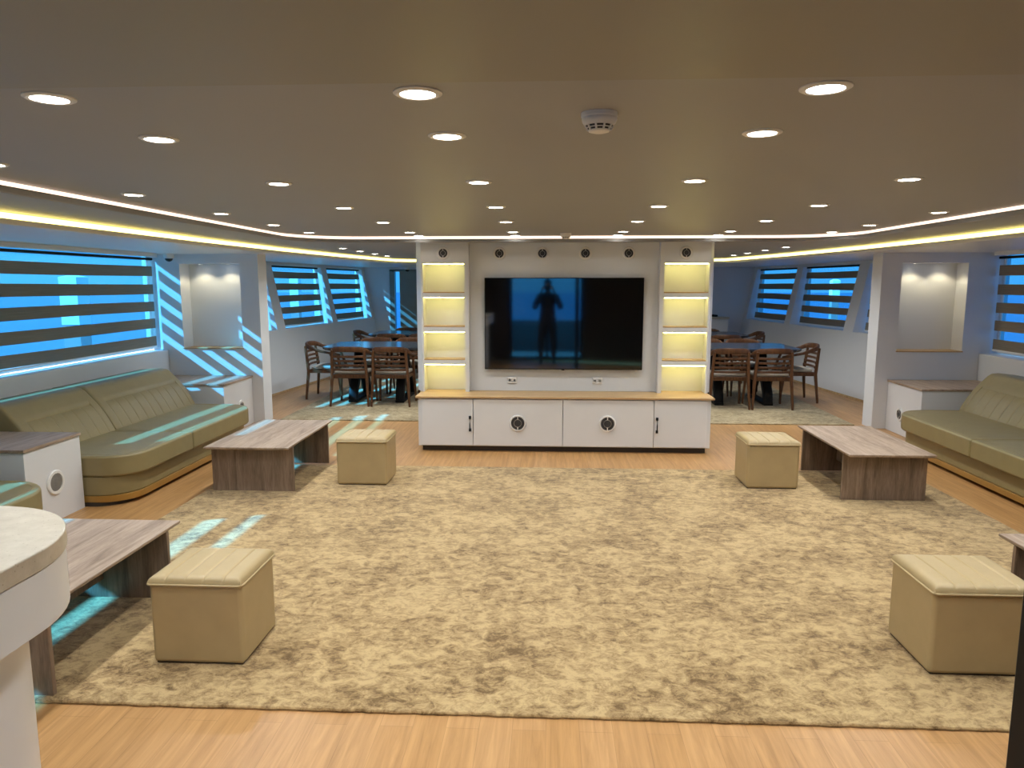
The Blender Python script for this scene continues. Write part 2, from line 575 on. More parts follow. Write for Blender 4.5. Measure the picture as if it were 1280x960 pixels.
salon_wall(-1, 'wall_left', [(1.2, 3.9), (4.95, 8.385)], 0.9)
salon_wall(1, 'wall_right', [(4.95, 8.385)], 0.9)
for s, ya, yb, lab in ((-1, 4.95, 8.38, 'wide striped blind over the far leather sofa on the sunlit side'),
                       (-1, 1.2, 3.9, 'striped blind beside the bar counter on the sunlit side'),
                       (1, 4.95, 8.38, 'wide striped blind over the leather sofa on the shaded side')):
    q = lambda u, dy=0.0, top=HED - 0.01: [(X(u, s), ya + dy, SIL + 0.03), (X(u, s), yb - dy, SIL + 0.03), (X(u, s), yb - dy, top), (X(u, s), ya + dy, top)]
    window(q(UG + 0.04, 0.0, 2.01))
    b = q(UG - 0.03, 0.006)
    b = [(x, y, z + (0.01 if i < 2 else -0.012)) for i, (x, y, z) in enumerate(b)]
    blind(b, lab, 5, sag=1.0, inward=(-s, 0, 0))

# ---- forward (dining) side walls, leaning outwards
WD = [(8.75, 11.05), (11.33, 13.2), (13.42, 15.25)]
ZS, ZH = 0.94, 1.95
def dining_wall(s, name):
    m = MB()
    def piece(ya, yb, za, zb):
        P = lambda y, z, o: (X(uin(y, z) if not o else uo(y), s), y, z)
        m.hexa([P(ya, za, 0), P(ya, za, 1), P(yb, za, 1), P(yb, za, 0), P(ya, zb, 0), P(ya, zb, 1), P(yb, zb, 1), P(yb, zb, 0)])
    piece(YD1, YE, 0, ZS)
    piece(YD1, YE, ZH, 2.06)
    ys = [YD1] + [y for w_ in WD for y in w_] + [YE]
    for i in range(0, len(ys), 2):
        piece(ys[i], ys[i + 1], ZS, ZH)
    struct(m.build(name, M['wall'], smooth=False))
    # low timber skirting
    a, b = YD1 + .01, YE - .01
    k = MB()
    P = lambda y, z, o: (X(uin(y, z) - o, s), y, z)
    k.hexa([P(a, 0, 0), P(a, 0, .012), P(b, 0, .012), P(b, 0, 0), P(a, .03, 0), P(a, .03, .012), P(b, .03, .012), P(b, .03, 0)])
    struct(k.build('baseboard_' + name.split('_')[1] + '_forward', M['top_x'], smooth=False))
dining_wall(-1, 'wall_left_forward'); dining_wall(1, 'wall_right_forward')
DLAB = {(-1, 0): 'striped blind half hidden behind the niche wall on the sunlit side',
        (-1, 1): 'striped blind beside the nearer dining table on the sunlit side',
        (-1, 2): 'striped blind nearest the end wall on the sunlit side',
        (1, 0): 'striped blind half hidden behind the niche wall on the shaded side',
        (1, 1): 'striped blind beside the nearer dining table on the shaded side',
        (1, 2): 'striped blind nearest the end wall on the shaded side'}
for s in (-1, 1):
    for i, (ya, yb) in enumerate(WD):
        gu = lambda y, z: ut(y) - 0.05 + 0.10 * (z - ZS) / (ZH - ZS)
        q = lambda o, dy, dz: [(X(gu(y, z) + o, s), y, z) for y, z in ((ya + dy, ZS + dz), (yb - dy, ZS + dz), (yb - dy, ZH - dz), (ya + dy, ZH - dz))]
        window(q(0.06, 0.0, 0.01))
        far = 0.16 if i == 1 else 0.06
        b = q(-0.0, 0.03, 0.02)
        bl = blind(b, DLAB[(s, i)], 5, sag=0.6, inward=(-s, 0, 0), chain=(0.03, 0.13) if (s == 1 and i) else None)

# ---- end wall with door opening
e = MB()
e.box(X(uo(YE), -1), -3.375, YE, YE + .12, 0, 2.1)
e.box(-2.78, X(uo(YE), 1), YE, YE + .12, 0, 2.1)
e.box(-3.375, -2.78, YE, YE + .12, 1.93, 2.1)
struct(e.build('wall_back', M['wall'], smooth=False))
d = MB()
for a in ((-3.375, -3.275), (-2.84, -2.78)):
    d.box(a[0], a[1], YE - .02, YE + .14, 0, 1.95)
d.box(-3.375, -2.78, YE - .02, YE + .14, 1.91, 1.95)
dr = struct(d.build('door_1', M['greydoor'], bevel=0.004))
MB().box(-3.30, -2.83, YE + .05, YE + .056, .0, 1.92).build('pane', M['glass'], dr, smooth=False)  # tinted pane added to turn the open doorway's strip cyan
# ---- dividers with a lit display niche
NU0, NU1, NZ0, NZ1 = 3.78, 4.50, 0.885, 1.885
for s, nm in ((-1, 'wall_divider_left'), (1, 'wall_divider_right')):
    m = MB()
    zt = ZC + 0.005
    m.box(X(3.56, s), X(NU0, s), YD0, YD1, 0, zt)
    m.box(X(NU1, s), X(UO, s), YD0, YD1, 0, zt)
    m.box(X(NU0, s), X(NU1, s), YD0, YD1, 0, NZ0)
    m.box(X(NU0, s), X(NU1, s), YD0, YD1, NZ1, zt)
    m.box(X(NU0 - .03, s), X(NU1 + .03, s), YD1 - .02, YD1 + .02, NZ0 - .03, NZ1 + .03)
    struct(m.build(nm, M['wall'], smooth=False))
    side = 'sunlit' if s < 0 else 'shaded'
    sh = MB().box(X(NU0 - .008, s), X(NU1 + .008, s), YD0 - .012, YD1 - .02, NZ0 + .0005, NZ0 + .014).build('niche_sill_board', M['top_x'], bevel=.002)
    tag(sh, 'thin oak board on the bottom of the display niche on the %s side' % side, 'shelf', 'niche sill boards')
    for j, u in enumerate((NU0 + .20, NU1 - .20)):
        y = YD0 + .125
        r = thing('niche_downlight', 'small recessed lamp in the roof of the %s side niche, %s one' % (side, 'nearer the windows' if j else 'nearer the media wall'), 'light', (X(u, s), y, NZ1), 0, 'niche downlights')
        MB().lathe([(.028, 0), (.028, -.004), (.02, -.006), (.018, -.003)], (X(u, s), y, NZ1), n=20).build('trim_ring', M['white'], r)
        MB().lathe([(.018, -.001), (.018, -.004), (.001, -.004)], (X(u, s), y, NZ1), n=20).build('lens', M['lens'], r)
        ld = bpy.data.lights.new('niche_lamp', 'SPOT'); ld.energy = 4.0; ld.spot_size = R(120); ld.spot_blend = .5; ld.shadow_soft_size = .015
        ld.color = (1, .86, .55)
        lo = bpy.data.objects.new('lamp', ld); COL.objects.link(lo); lo.parent = r; lo.location = (0, -0.045, -.012)
# wall behind the camera with the doorway to the aft deck
a = MB()
a.box(-6.4, -.85, -1.2, -1.05, 0, 2.2)
a.box(.75, 6.7, -1.2, -1.05, 0, 2.2)
a.box(-.85, .75, -1.2, -1.05, 2.0, 2.2)
struct(a.build('wall_front', M['darkwall'], smooth=False))
gd = MB()
for xx in (-.85, -.06, .69):
    gd.box(xx, xx + .06, -1.16, -1.10, 0, 2.0)
gd.box(-.85, .75, -1.16, -1.10, 1.94, 2.0); gd.box(-.85, .75, -1.16, -1.10, 0, .08)
gdo = struct(gd.build('door_3', M['black'], bevel=.004))
MB().box(-.80, -.05, -1.134, -1.128, .08, 1.94).build('pane', M['glass'], gdo, smooth=False)
MB().box(-.01, .70, -1.134, -1.128, .08, 1.94).build('pane', M['glass'], gdo, smooth=False)
struct(MB().box(X(4.70, -1), X(5.35, -1), -1.2, .9, 0, 2.1).build('wall_left_aft', M['wall'], smooth=False))
struct(MB().box(X(4.70, 1), X(5.35, 1), -1.2, .9, 0, 2.1).build('wall_right_aft', M['wall'], smooth=False))
# black door leaf standing open beside the camera
dl = MB()
dl.box(.532, .575, .74, .80, 0, 2.0); dl.box(.532, .575, -.05, .01, 0, 2.0)
dl.box(.532, .575, .01, .74, 1.94, 2.0); dl.box(.532, .575, .01, .74, 0, .12)
dleaf = struct(dl.build('door_2', M['black'], bevel=.004))
MB().box(.55, .556, .01, .74, .12, 1.94).build('pane', M['glass'], dleaf, smooth=False)

# ---- outside
struct(MB().box(-400, 400, -400, 400, -3.2, -3.0).build('sea', M['sea'], smooth=False))
ad = MB().box(-6.4, 6.7, -3.6, -1.2, -.12, -.02)
ad.box(-6.4, 6.7, -3.7, -3.6, -.12, .75)
struct(ad.build('floor_aft_deck', M['deck'], smooth=False))

def bright_patch_post(x0, x1, y, z0, z1, label):  # white posts added to show as bright patches behind the blinds
    r = thing('bright_patch_post', label, 'post', ((x0 + x1) / 2, y, -3), 0, 'white stand-in posts for bright patches outside the windows')
    w_ = (x1 - x0)
    MB().box(x0 + .02, x1 - .02, y + .02, y + w_ - .02, -3.0, z0).build('lower_shaft', M['deck'], r)
    MB().box(x0, x1, y, y + w_, z0, z1 - .05).build('white_sleeve', M['hull'], r, bevel=.01)
    MB().loft([[(x0 + i, y + i, z), (x1 - i, y + i, z), (x1 - i, y + w_ - i, z), (x0 + i, y + w_ - i, z)] for i, z in ((0, z1 - .05), (w_ * .3, z1))]).build('cap', M['hull'], r)
bright_patch_post(-14.27, -13.72, 20.6, .46, 1.9, 'white stand-in post for bright patch seen through the wide blind over the sunlit sofa')
bright_patch_post(-9.16, -8.84, 25.4, .8, 1.88, 'white stand-in post for bright patch seen through the sunlit dining blind')
bright_patch_post(8.89, 9.14, 23.4, 1.2, 1.8, 'white stand-in post for bright patch seen through the shaded dining blind')

# ------------------------------------------------------------------ media wall
CB = 0.145
root = thing('media_cabinet', 'long low white cabinet with two black handled doors under the television', 'cabinet', (CB, 7.2, 0))
MB().box(-1.25, 1.545, 7.06, 7.62, 0, .055).build('plinth', M['dark_gap'], root)
b = MB().box(-1.285, 1.582, 7.02, 7.64, .055, .537)
b.build('body', M['cab'], root, bevel=.003)
for (x0, x1, nm, hx) in ((-1.246, -.739, 'door', -.767), (-.733, .143, 'panel', None), (.149, 1.029, 'panel', None), (1.035, 1.538, 'door', 1.062)):
    dd = MB().box(x0, x1, 7.0, 7.021, .065, .528).build(nm, M['cab'], root, bevel=.0025)
    if hx is not None:
        h = MB()
        h.tube([(hx, 6.998, .215), (hx, 6.975, .222), (hx, 6.972, .285), (hx, 6.975, .348), (hx, 6.998, .355)], 0.006, n=8)
        for z in (.222, .348):
            h.box(hx - .011, hx + .011, 6.980, 7.0, z - .014, z + .014)
        h.build('handle', M['black'], dd, bevel=.002)
tag(MB().box(-1.305, 1.61, 6.985, 7.66, .5375, .556).build('worktop', M['top_x'], bevel=.003),
    'light oak worktop running the whole length of the white media cabinet', 'worktop')
# recessed back panel
mp = MB()
mp.box(-.803, 1.10, 7.40, 7.66, .557, ZB)
tag(mp.build('media_back_panel', M['wall'], bevel=.003), 'white wall panel behind the television between the two lit towers', 'wall panel')

NZ = [(.557, .838), (.882, 1.17), (1.218, 1.517), (1.56, 1.853)]
def tower(x0, x1, n0, n1, ch, label):
    """ch: x of the outer chamfer edge"""
    yf, yb = 7.30, 7.66
    r = thing('display_tower', label, 'shelving', ((x0 + x1) / 2, 7.4, .557), 0, 'lit display towers')
    m = MB()
    zt = ZB
    m.box(x0, n0, yf, yb, .557, zt)
    m.box(n1, x1, yf, yb, .557, zt)
    zs = [(b_, NZ[i + 1][0]) for i, (a_, b_) in enumerate(NZ[:-1])] + [(NZ[-1][1], zt)]
    for za, zb in zs:
        m.box(n0, n1, yf, yb, za, zb)
    m.box(n0, n1, 7.47, yb, .557, NZ[-1][1])
    m.build('tower_frame', M['cab'], r, smooth=False)
    ox = x0 if ch < x0 else x1
    MB().hexa([(ox, yf, .557), (ch, yf + .12, .557), (ch, yb, .557), (ox, yb, .557), (ox, yf, zt), (ch, yf + .12, zt), (ch, yb, zt), (ox, yb, zt)]).build('angled_side_panel', M['cab'], r, smooth=False)
    for i, (za, zb) in enumerate(NZ):
        if i:
            MB().box(n0 + .001, n1 - .001, yf - .002, 7.469, za + .0005, za + .011).build('shelf_board', M['top_x'], r, bevel=.001)
        MB().box(n0 + .01, n1 - .01, yf + .012, yf + .024, zb - .008, zb - .001).build('led_strip', M['led_s'], r, smooth=False)
tower(-1.285, -.803, -1.265, -.845, -1.351, 'tall white tower of four yellow lit recesses beside the sunlit dining area')
tower(1.10, 1.593, 1.14, 1.577, 1.645, 'tall white tower of four yellow lit recesses beside the shaded dining area')

# television
r = thing('television', 'large black flat television mounted on the white media wall', 'television', (.152, 7.36, .79))
MB().box(-.648, .950, 7.345, 7.372, .785, 1.712).build('casing', M['blackgloss'], r, bevel=.004)
MB().box(-.640, .942, 7.3425, 7.3455, .797, 1.705).build('screen', M['screen'], r, smooth=False)
MB().box(-.2, .5, 7.372, 7.3995, 1.0, 1.5).build('wall_bracket', M['black'], r)
MB().box(.135, .165, 7.343, 7.36, .778, .786).build('sensor', M['blackgloss'], r)

for x, lab in ((-.370, 'white double wall socket below the television towards the sunlit tower'), (.505, 'white double wall socket below the television towards the shaded tower')):
    r = thing('wall_socket', lab, 'socket', (x, 7.4, .668), 0, 'wall sockets under the television')
    MB().box(x - .052, x + .052, 7.389, 7.3995, .635, .702).build('cover_plate', M['white'], r, bevel=.004)
    for dx in (-.024, .024):
        q = MB().lathe([(.019, 7.3885), (.019, 7.3865), (.013, 7.3865), (.013, 7.3885)], (x + dx, 0, .668), 'Y', 18)
        q.build('socket_insert', M['white'], r)
        h = MB()
        for ddx in (-.006, .006):
            h.lathe([(.0025, 7.3862), (.0025, 7.3870)], (x + dx + ddx, 0, .668), 'Y', 8)
        h.build('pin_holes', M['grille'], r)

def round_vent(c, axis, sgn, R1, R2, label, mesh='grille', group='round wall vents', vang=0):
    """round vent facing along axis*sgn, c = centre on the surface"""
    r = thing('round_vent', label, 'vent', c, 0, group)
    def P(rad, h):
        return (rad, sgn * h + {'X': c[0], 'Y': c[1]}[axis])
    cc = (0, c[1], c[2]) if axis == 'X' else (c[0], 0, c[2])
    MB().lathe([P(R1, .001), P(R1, .006), P(R1 * .93, .013), P(R2 * 1.04, .013), P(R2, .004)], cc, axis, 36).build('outer_ring', M['white'], r)
    MB().lathe([P(R2 * .99, .002), P(R2 * .97, .009), P(R2 * .2, .0105), P(.001, .0105)], cc, axis, 32).build('grille', M[mesh], r)
    if mesh == 'grille':
        MB().lathe([P(R2 * .60, .0095), P(R2 * .58, .0125), P(R2 * .54, .0125), P(R2 * .52, .0095)], cc, axis, 28).build('inner_ring', M['steel'], r)
        w2 = R2 * .07
        for za, zb in ((R2 * .60, R2 * 1.0), (-R2 * 1.0, -R2 * .60)):
            bar = MB()
            if axis == 'Y':
                bar.box(c[0] - w2, c[0] + w2, c[1] + sgn * .009, c[1] + sgn * .0135, c[2] + za, c[2] + zb)
            else:
                bar.box(c[0] + sgn * .009, c[0] + sgn * .0135, c[1] - w2, c[1] + w2, c[2] + za, c[2] + zb)
            bar.build('bridge_bar', M['white'], r)
    else:
        MB().lathe([P(R2 * .45, .0100), P(R2 * .2, .012), P(.001, .0125)], cc, axis, 24).build('hub', M['greymesh'], r)
    return r

for x, y, lab in ((-1.057, 7.30, 'round vent at the top of the tower beside the sunlit dining area'),
                  (-.500, 7.40, 'round vent above the television nearest the sunlit tower'),
                  (-.066, 7.40, 'round vent above the television, second from the sunlit tower'),
                  (.365, 7.40, 'round vent above the television, second from the shaded tower'),
                  (.797, 7.40, 'round vent above the television nearest the shaded tower'),
                  (1.348, 7.30, 'round vent at the top of the tower beside the shaded dining area')):
    round_vent((x, y, 1.955), 'Y', -1, .064, .044, lab)
round_vent((-.296, 7.0, .293), 'Y', -1, .082, .066, 'large round vent in the cabinet panel under the sunlit half of the television')
round_vent((.582, 7.0, .296), 'Y', -1, .082, .066, 'large round vent in the cabinet panel under the shaded half of the television')

# ------------------------------------------------------------------ rugs
def rug(name, x0, x1, y0, y1, h, mat, label, rot=0):
    m = MB()
    nx, ny = int((x1 - x0) / .03), int((y1 - y0) / .03)
    r = .012
    random.seed(3)
    ed = lambda: random.uniform(-.003, .003)
    poly = [(x0 + (x1 - x0) * i / nx, y0 + ed()) for i in range(nx)] + [(x1 + ed(), y0 + (y1 - y0) * i / ny) for i in range(ny)] + \
           [(x1 - (x1 - x0) * i / nx, y1 + ed()) for i in range(nx)] + [(x0 + ed(), y1 - (y1 - y0) * i / ny) for i in range(ny)]
    rings = []
    cx_, cy_ = (x0 + x1) / 2, (y0 + y1) / 2
    for ins, z in ((.003, .0005), (0, .004), (0, h - .007), (.004, h - .002), (.012, h)):
        kx, ky = 1 - ins / (x1 - x0) * 2, 1 - ins / (y1 - y0) * 2
        rings.append([(cx_ + (x - cx_) * kx, cy_ + (y - cy_) * ky, z) for x, y in poly])
    m.loft(rings)
    o = m.build(name, mat)
    return tag(o, label, 'rug')
rug('pile_rug', -2.73, 3.14, 2.575, 6.36, .016, M['rug'], 'large mottled gold pile rug in the middle of the saloon floor')
rug('dining_rug', -3.27, 3.60, 8.56, 14.2, .014, M['rug2'], 'mottled olive pile rug under the dining tables beyond the media wall')
ZR = .016

# ------------------------------------------------------------------ ottomans
def ottoman(x0, x1, y0, y1, label, rz=0):
    h = .395
    cx_, cy_ = (x0 + x1) / 2, (y0 + y1) / 2
    r = thing('cube_ottoman', label, 'ottoman', (cx_, cy_, ZR), rz, 'beige cube ottomans')
    w2, d2 = (x1 - x0) / 2, (y1 - y0) / 2
    b = MB(); b.box(-w2, w2, -d2, d2, .004, h - .03)
    b.build('body', M['leather_b'], r, bevel=.02, seg=4, local=True)
    MB().box(-w2 + .012, w2 - .012, -d2 + .012, d2 - .012, 0, .01).build('base_board', M['dark_gap'], r, local=True)
    # padded top with stitched channels
    m = MB()
    nx, ny = 72, 24
    sp = .042
    gx = [-1.5 * 2 * sp + sp * 2 * k for k in range(4)]
    def rr(q, L):        # rounded edge drop
        e_ = .035
        t_ = max(0.0, (abs(q) - (L - e_)) / e_)
        return 1 - math.sqrt(max(0.0, 1 - t_ * t_))
    xs = [-w2 + 2 * w2 * i / nx for i in range(nx + 1)]
    ys = [-d2 - .004 + 2 * (d2 + .004) * j / ny for j in range(ny + 1)]
    ys = sorted(set(ys + [-d2 + .002, -d2 + .008, -d2 + .016, d2 - .016, d2 - .008, d2 - .002]))
    xs = [x * (w2 + .004) / w2 for x in xs]
    def z(x, y):
        g = sum(math.exp(-((x - k) / .0035) ** 2) for k in gx)
        puff = .004 * (1 - (x / w2) ** 2) * (1 - (y / d2) ** 2)
        return h + puff - .03 * max(rr(x, w2 + .004), rr(y, d2 + .004)) - .0045 * g
    vs = [(x, y, z(x, y)) for y in ys for x in xs]
    n1 = len(xs)
    fs = [(j * n1 + i, j * n1 + i + 1, (j + 1) * n1 + i + 1, (j + 1) * n1 + i) for j in range(len(ys) - 1) for i in range(nx)]
    m.add(vs, fs)
    zz = h - .034
    a = w2 + .004; c_ = d2 + .004
    m.add([(-a, -c_, zz), (a, -c_, zz), (a, c_, zz), (-a, c_, zz)], [(3, 2, 1, 0)])
    edge = [[(x, -c_) for x in xs], [(x, c_) for x in xs], [(-a, y) for y in ys], [(a, y) for y in ys]]
    for e_ in edge:
        k = len(e_)
        m.add([(x, y, z(x, y)) for x, y in e_] + [(x, y, zz) for x, y in e_], [(i, i + 1, k + i + 1, k + i) for i in range(k - 1)])
    o = m.build('padded_top', M['leather_b'], r, local=True)
    pl = MB()
    q = .018
    cor = [(a - q, -c_ + q, -90), (a - q, c_ - q, 0), (-a + q, c_ - q, 90), (-a + q, -c_ + q, 180)]
    path = []
    for px, py, a0 in cor:
        path += [(x, y, h - .034) for x, y in arc(px, py, q + .002, a0, a0 + 90, 5)]
    pl.tube(path, .005, n=8, closed=True)
    pl.build('piping', M['leather_b'], r, local=True)
    return r
ottoman(-1.705, -1.300, 2.87, 3.24, 'beige cube ottoman beside the coffee table by the bar counter')
ottoman(1.608, 2.03, 2.94, 3.32, 'beige cube ottoman nearest the open black door')
ottoman(-1.725, -1.31, 5.70, 6.08, 'beige cube ottoman beside the coffee table in front of the sunlit sofa')
ottoman(1.60, 2.01, 5.75, 6.14, 'beige cube ottoman beside the coffee table in front of the shaded sofa')

# ------------------------------------------------------------------ coffee tables
def coffee_table(x0, x1, y0, y1, label):
    h = .395
    r = thing('coffee_table', label, 'coffee table', ((x0 + x1) / 2, (y0 + y1) / 2, ZR), 0, 'grey oak coffee tables')
    # top with an undercut edge
    m = MB()
    m.loft([[(x0 + i, y0 + i, z), (x1 - i, y0 + i, z), (x1 - i, y1 - i, z), (x0 + i, y1 - i, z)] for i, z in ((.012, h - .022), (.0, h - .012), (.0, h - .002), (.002, h))])
    m.build('table_top', M['table'], r)
    for ya in (y0 + .115, y1 - .135):
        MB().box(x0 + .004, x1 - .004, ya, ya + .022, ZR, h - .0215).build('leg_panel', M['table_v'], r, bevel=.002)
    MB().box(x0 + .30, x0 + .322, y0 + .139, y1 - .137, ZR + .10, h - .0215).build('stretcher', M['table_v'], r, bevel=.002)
    return r
coffee_table(-2.672, -2.005, 5.38, 6.54, 'grey oak coffee table in front of the far sofa on the sunlit side')
coffee_table(2.238, 2.872, 5.37, 6.50, 'grey oak coffee table in front of the sofa on the shaded side')
coffee_table(-2.645, -1.965, 2.49, 3.65, 'grey oak coffee table partly hidden by the stone topped bar counter')
coffee_table(2.292, 2.93, 2.50, 3.66, 'grey oak coffee table cut off by the edge of the open black door')

# ------------------------------------------------------------------ sofas and end cabinets
def rounded_front(u0, u1, y0, y1, r0, r1, s, n=10):
    """outline with front (small u) corners rounded; r0 at y0 end, r1 at y1 end"""
    p = [(u1, y0)]
    if r0: p += [(u0 + r0 - r0 * sin(R(90 * i / n)), y0 + r0 - r0 * cos(R(90 * i / n))) for i in range(n + 1)]
    else: p += [(u0, y0)]
    if r1: p += [(u0 + r1 - r1 * cos(R(90 * i / n)), y1 - r1 + r1 * sin(R(90 * i / n))) for i in range(n + 1)]
    else: p += [(u0, y1)]
    p += [(u1, y1)]
    return [(X(u, s), y) for u, y in p]

def back_cushion(s, y0, y1, r, du=0.0):
    # profile in (u, z), front bottom -> front top -> back
    fb, ft, bt, bb = (3.94 + du, .375), (4.20 + du, .735), (4.55, .725), (4.60, .375)
    prof = []
    for i in range(15):
        t_ = i / 14
        bul = .022 * sin(pi * t_)
        prof.append((fb[0] + (ft[0] - fb[0]) * t_ - bul, fb[1] + (ft[1] - fb[1]) * t_ + bul * .4, t_))
    prof += [(ft[0] + .03, ft[1] + .02, 2), (ft[0] + .09, ft[1] + .027, 2), (bt[0] - .03, bt[1] + .02, 2), (bt[0], bt[1], 2), (bb[0], bb[1], 2)]
    L = y1 - y0
    nst = max(3, int(L / .15))
    seams = [y0 + .10 + (L - .2) * k / (nst) for k in range(nst + 1)]
    ysn = sorted(set([y0, y0 + .004, y0 + .012, y0 + .03] + [y0 + L * i / 40 for i in range(1, 40)] + [q + o for q in seams for o in (-.009, -.004, 0, .004, .009)] + [y1 - .03, y1 - .012, y1 - .004, y1]))
    ysn = [q for q in ysn if y0 <= q <= y1]
    rings = []
    # extra samples around the horizontal seam
    for y in ysn:
        e_ = min(y - y0, y1 - y)
        ins = .03 * (1 - math.sqrt(max(0, 1 - (1 - min(1, e_ / .03)) ** 2)))
        ring = []
        for u, z, t_ in prof:
            d_ = 0
            if t_ <= 1:
                if .02 < t_ < .66 and seams[0] - .005 <= y <= seams[-1] + .005:
                    d_ = .007 * max(math.exp(-((y - q) / .004) ** 2) for q in seams)
                if abs(t_ - 9 / 14) < .01 and seams[0] <= y <= seams[-1]:
                    d_ = max(d_, .015)
            cu, cz = 4.28, .55
            k = 1 - ins / .25
            # skew: the ends lean so the corners follow the photographed slope
            ring.append((X(cu + (u + d_ - cu) * k, s), y, cz + (z - cz) * (1 - ins / .2)))
        rings.append(ring)
    return MB().loft(rings).build('back_cushion', M['leather'], r)

def sofa(s, y0, y1, ysp, label, du=0.0):
    r = thing('built_in_sofa', label, 'sofa', (X(3.9, s), (y0 + y1) / 2, 0), 0, 'olive leather sofas')
    MB().prism(rounded_front(3.36 + du, 4.6, y0, y1, .2, .25, s), 0, .03).build('kickboard', M['dark_gap'], r)
    MB().prism(rounded_front(3.285 + du, 4.6, y0, y1, .25, .33, s), .03, .080).build('gold_trim', M['gold'], r, bevel=.004)
    MB().prism(rounded_front(3.295 + du, 4.6, y0, y1, .26, .34, s), .081, .223).build('seat_base', M['leather'], r, bevel=.008, seg=3)
    for a, b_, ra, rb in ((y0, ysp - .002, .26, .02), (ysp + .002, y1, .02, .34)):
        q = MB().prism(rounded_front(3.24 + du, 4.05 + du, a, b_, ra, rb, s), .225, .385)
        cu = q.build('seat_cushion', M['leather'], r, bevel=.032, seg=4)
        pth = rounded_front(3.29 + du, 3.93 + du, a + .05, b_ - .05, max(.03, ra - .05), max(.03, rb - .05), s)
        MB().tube([(x, y, .3835) for x, y in pth], .0035, n=6).build('stitched_seam', M['leather'], cu)
    back_cushion(s, y0 + .005, ysp + .04, r, du)
    back_cushion(s, ysp + .045, y1 + .04, r, du)
    return r
sofa(-1, 5.075, 7.46, 6.02, 'long olive leather sofa under the sunlit striped blind')
sofa(1, 5.075, 7.46, 6.02, 'long olive leather sofa under the blind on the shaded side', .07)
sofa(-1, 1.75, 4.42, 3.1, 'olive leather sofa mostly hidden behind the bar counter', .05)

def end_cabinet(s, u0, y0, y1, label, vy, vz, vmesh, vlabel, vr=(.075, .052)):
    r = thing('end_cabinet', label, 'cabinet', (X(4.1, s), (y0 + y1) / 2, 0), 0, 'white end cabinets')
    MB().box(X(u0 + .012, s), X(UI - .002, s), y0 + .012, y1 - .003, 0, .548).build('body', M['cab'], r, bevel=.003)
    MB().box(X(u0, s), X(UI - .002, s), y0, y1 - .001, .5485, .57).build('wood_top', M['table'], r, bevel=.003)
    round_vent((X(u0 + .012, s), vy, vz), 'X', -s, vr[0], vr[1], vlabel, vmesh)
    return r
end_cabinet(-1, 3.68, 7.62, 8.398, 'white end cabinet with oak top under the sunlit niche', 8.05, .255, 'grille', 'round vent on the white cabinet at the far end of the sunlit sofa')
end_cabinet(1, 3.70, 7.62, 8.398, 'white end cabinet with oak top under the shaded niche', 8.07, .225, 'grille', 'round vent on the white cabinet at the far end of the shaded sofa')
end_cabinet(-1, 3.595, 4.47, 5.06, 'white end cabinet with oak top between the two sunlit sofas', 4.76, .275, 'greymesh', 'round vent with perforated grey face on the cabinet between two sofas', (.088, .062))

# ------------------------------------------------------------------ bar counter
def counter_outline(i):
    xr, yf, rad = -1.09 - i, 1.752 - i, .325 - i
    return [(-2.6, .2 + i), (xr, .2 + i)] + arc(xr - rad, yf - rad, rad, 0, 90, 16) + [(-2.6, yf)]
r = thing('bar_counter', 'white bar counter with rounded speckled stone top nearest the camera', 'counter', (-1.6, 1.2, 0))
MB().prism(counter_outline(.095), 0, .90).build('base', M['cab'], r, bevel=.002)
MB().prism(counter_outline(.004), .90, 1.035).build('curved_fascia', M['cab'], r, bevel=.003)
MB().prism(counter_outline(0), 1.036, 1.08).build('stone_top', M['stone'], r, bevel=.004)

# ------------------------------------------------------------------ dining furniture
def make_chair(label, loc, rz, group):
    r = thing('dining_chair', label, 'chair', (0, 0, 0), 0, group)
    # local: sitter faces +y, back at -y
    W = M['walnut']
    MB().hexa([(-.23, -.21, .375), (.23, -.21, .375), (.238, .22, .375), (-.238, .22, .375), (-.23, -.21, .43), (.23, -.21, .43), (.238, .22, .43), (-.238, .22, .43)]).build('seat_frame', W, r, bevel=.006, local=True)
    MB().hexa([(-.215, -.19, .4305), (.215, -.19, .4305), (.228, .215, .4305), (-.228, .215, .4305), (-.215, -.19, .475), (.215, -.19, .475), (.228, .215, .475), (-.228, .215, .475)]).build('seat_pad', M['seat'], r, bevel=.018, seg=3, local=True)
    for sx in (-1, 1):
        MB().tube([(sx * .259, -.262, 0), (sx * .258, -.261, .03), (sx * .236, -.225, .40), (sx * .218, -.265, .76)], 0, flat=[(.026, .026), (.028, .028), (.04, .04), (.032, .03)], upv=(0, 1, 0)).build('leg', W, r, local=True)
        MB().tube([(sx * .255, .248, 0), (sx * .254, .247, .03), (sx * .238, .205, .40), (sx * .248, .10, .655)], 0, flat=[(.024, .024), (.026, .026), (.038, .038), (.03, .03)], upv=(0, 1, 0)).build('leg', W, r, local=True)
    # one bent rail: arms and top rail
    pth = [(.250, .17, .655), (.254, .08, .668), (.252, -.04, .69), (.245, -.15, .725), (.225, -.225, .755), (.18, -.268, .77), (.09, -.292, .775), (0, -.30, .776)]
    pth = pth + [(-x, y, z) for x, y, z in reversed(pth[:-1])]
    fl = [(.045, .028), (.042, .03), (.036, .035), (.032, .05), (.028, .062), (.026, .07), (.026, .072), (.026, .072)]
    fl = fl + list(reversed(fl[:-1]))
    MB().tube(pth, 0, flat=fl).build('top_rail', W, r, local=True)
    for z, yo in ((.675, -.285), (.615, -.27), (.555, -.258), (.495, -.248)):
        p = [(-.225, yo + .035, z), (-.12, yo + .005, z), (0, yo - .004, z), (.12, yo + .005, z), (.225, yo + .035, z)]
        MB().tube(p, 0, flat=(.016, .032)).build('slat', W, r, local=True)
    r.location = loc; r.rotation_euler = (0, 0, rz)
    return r
ZD = .0145
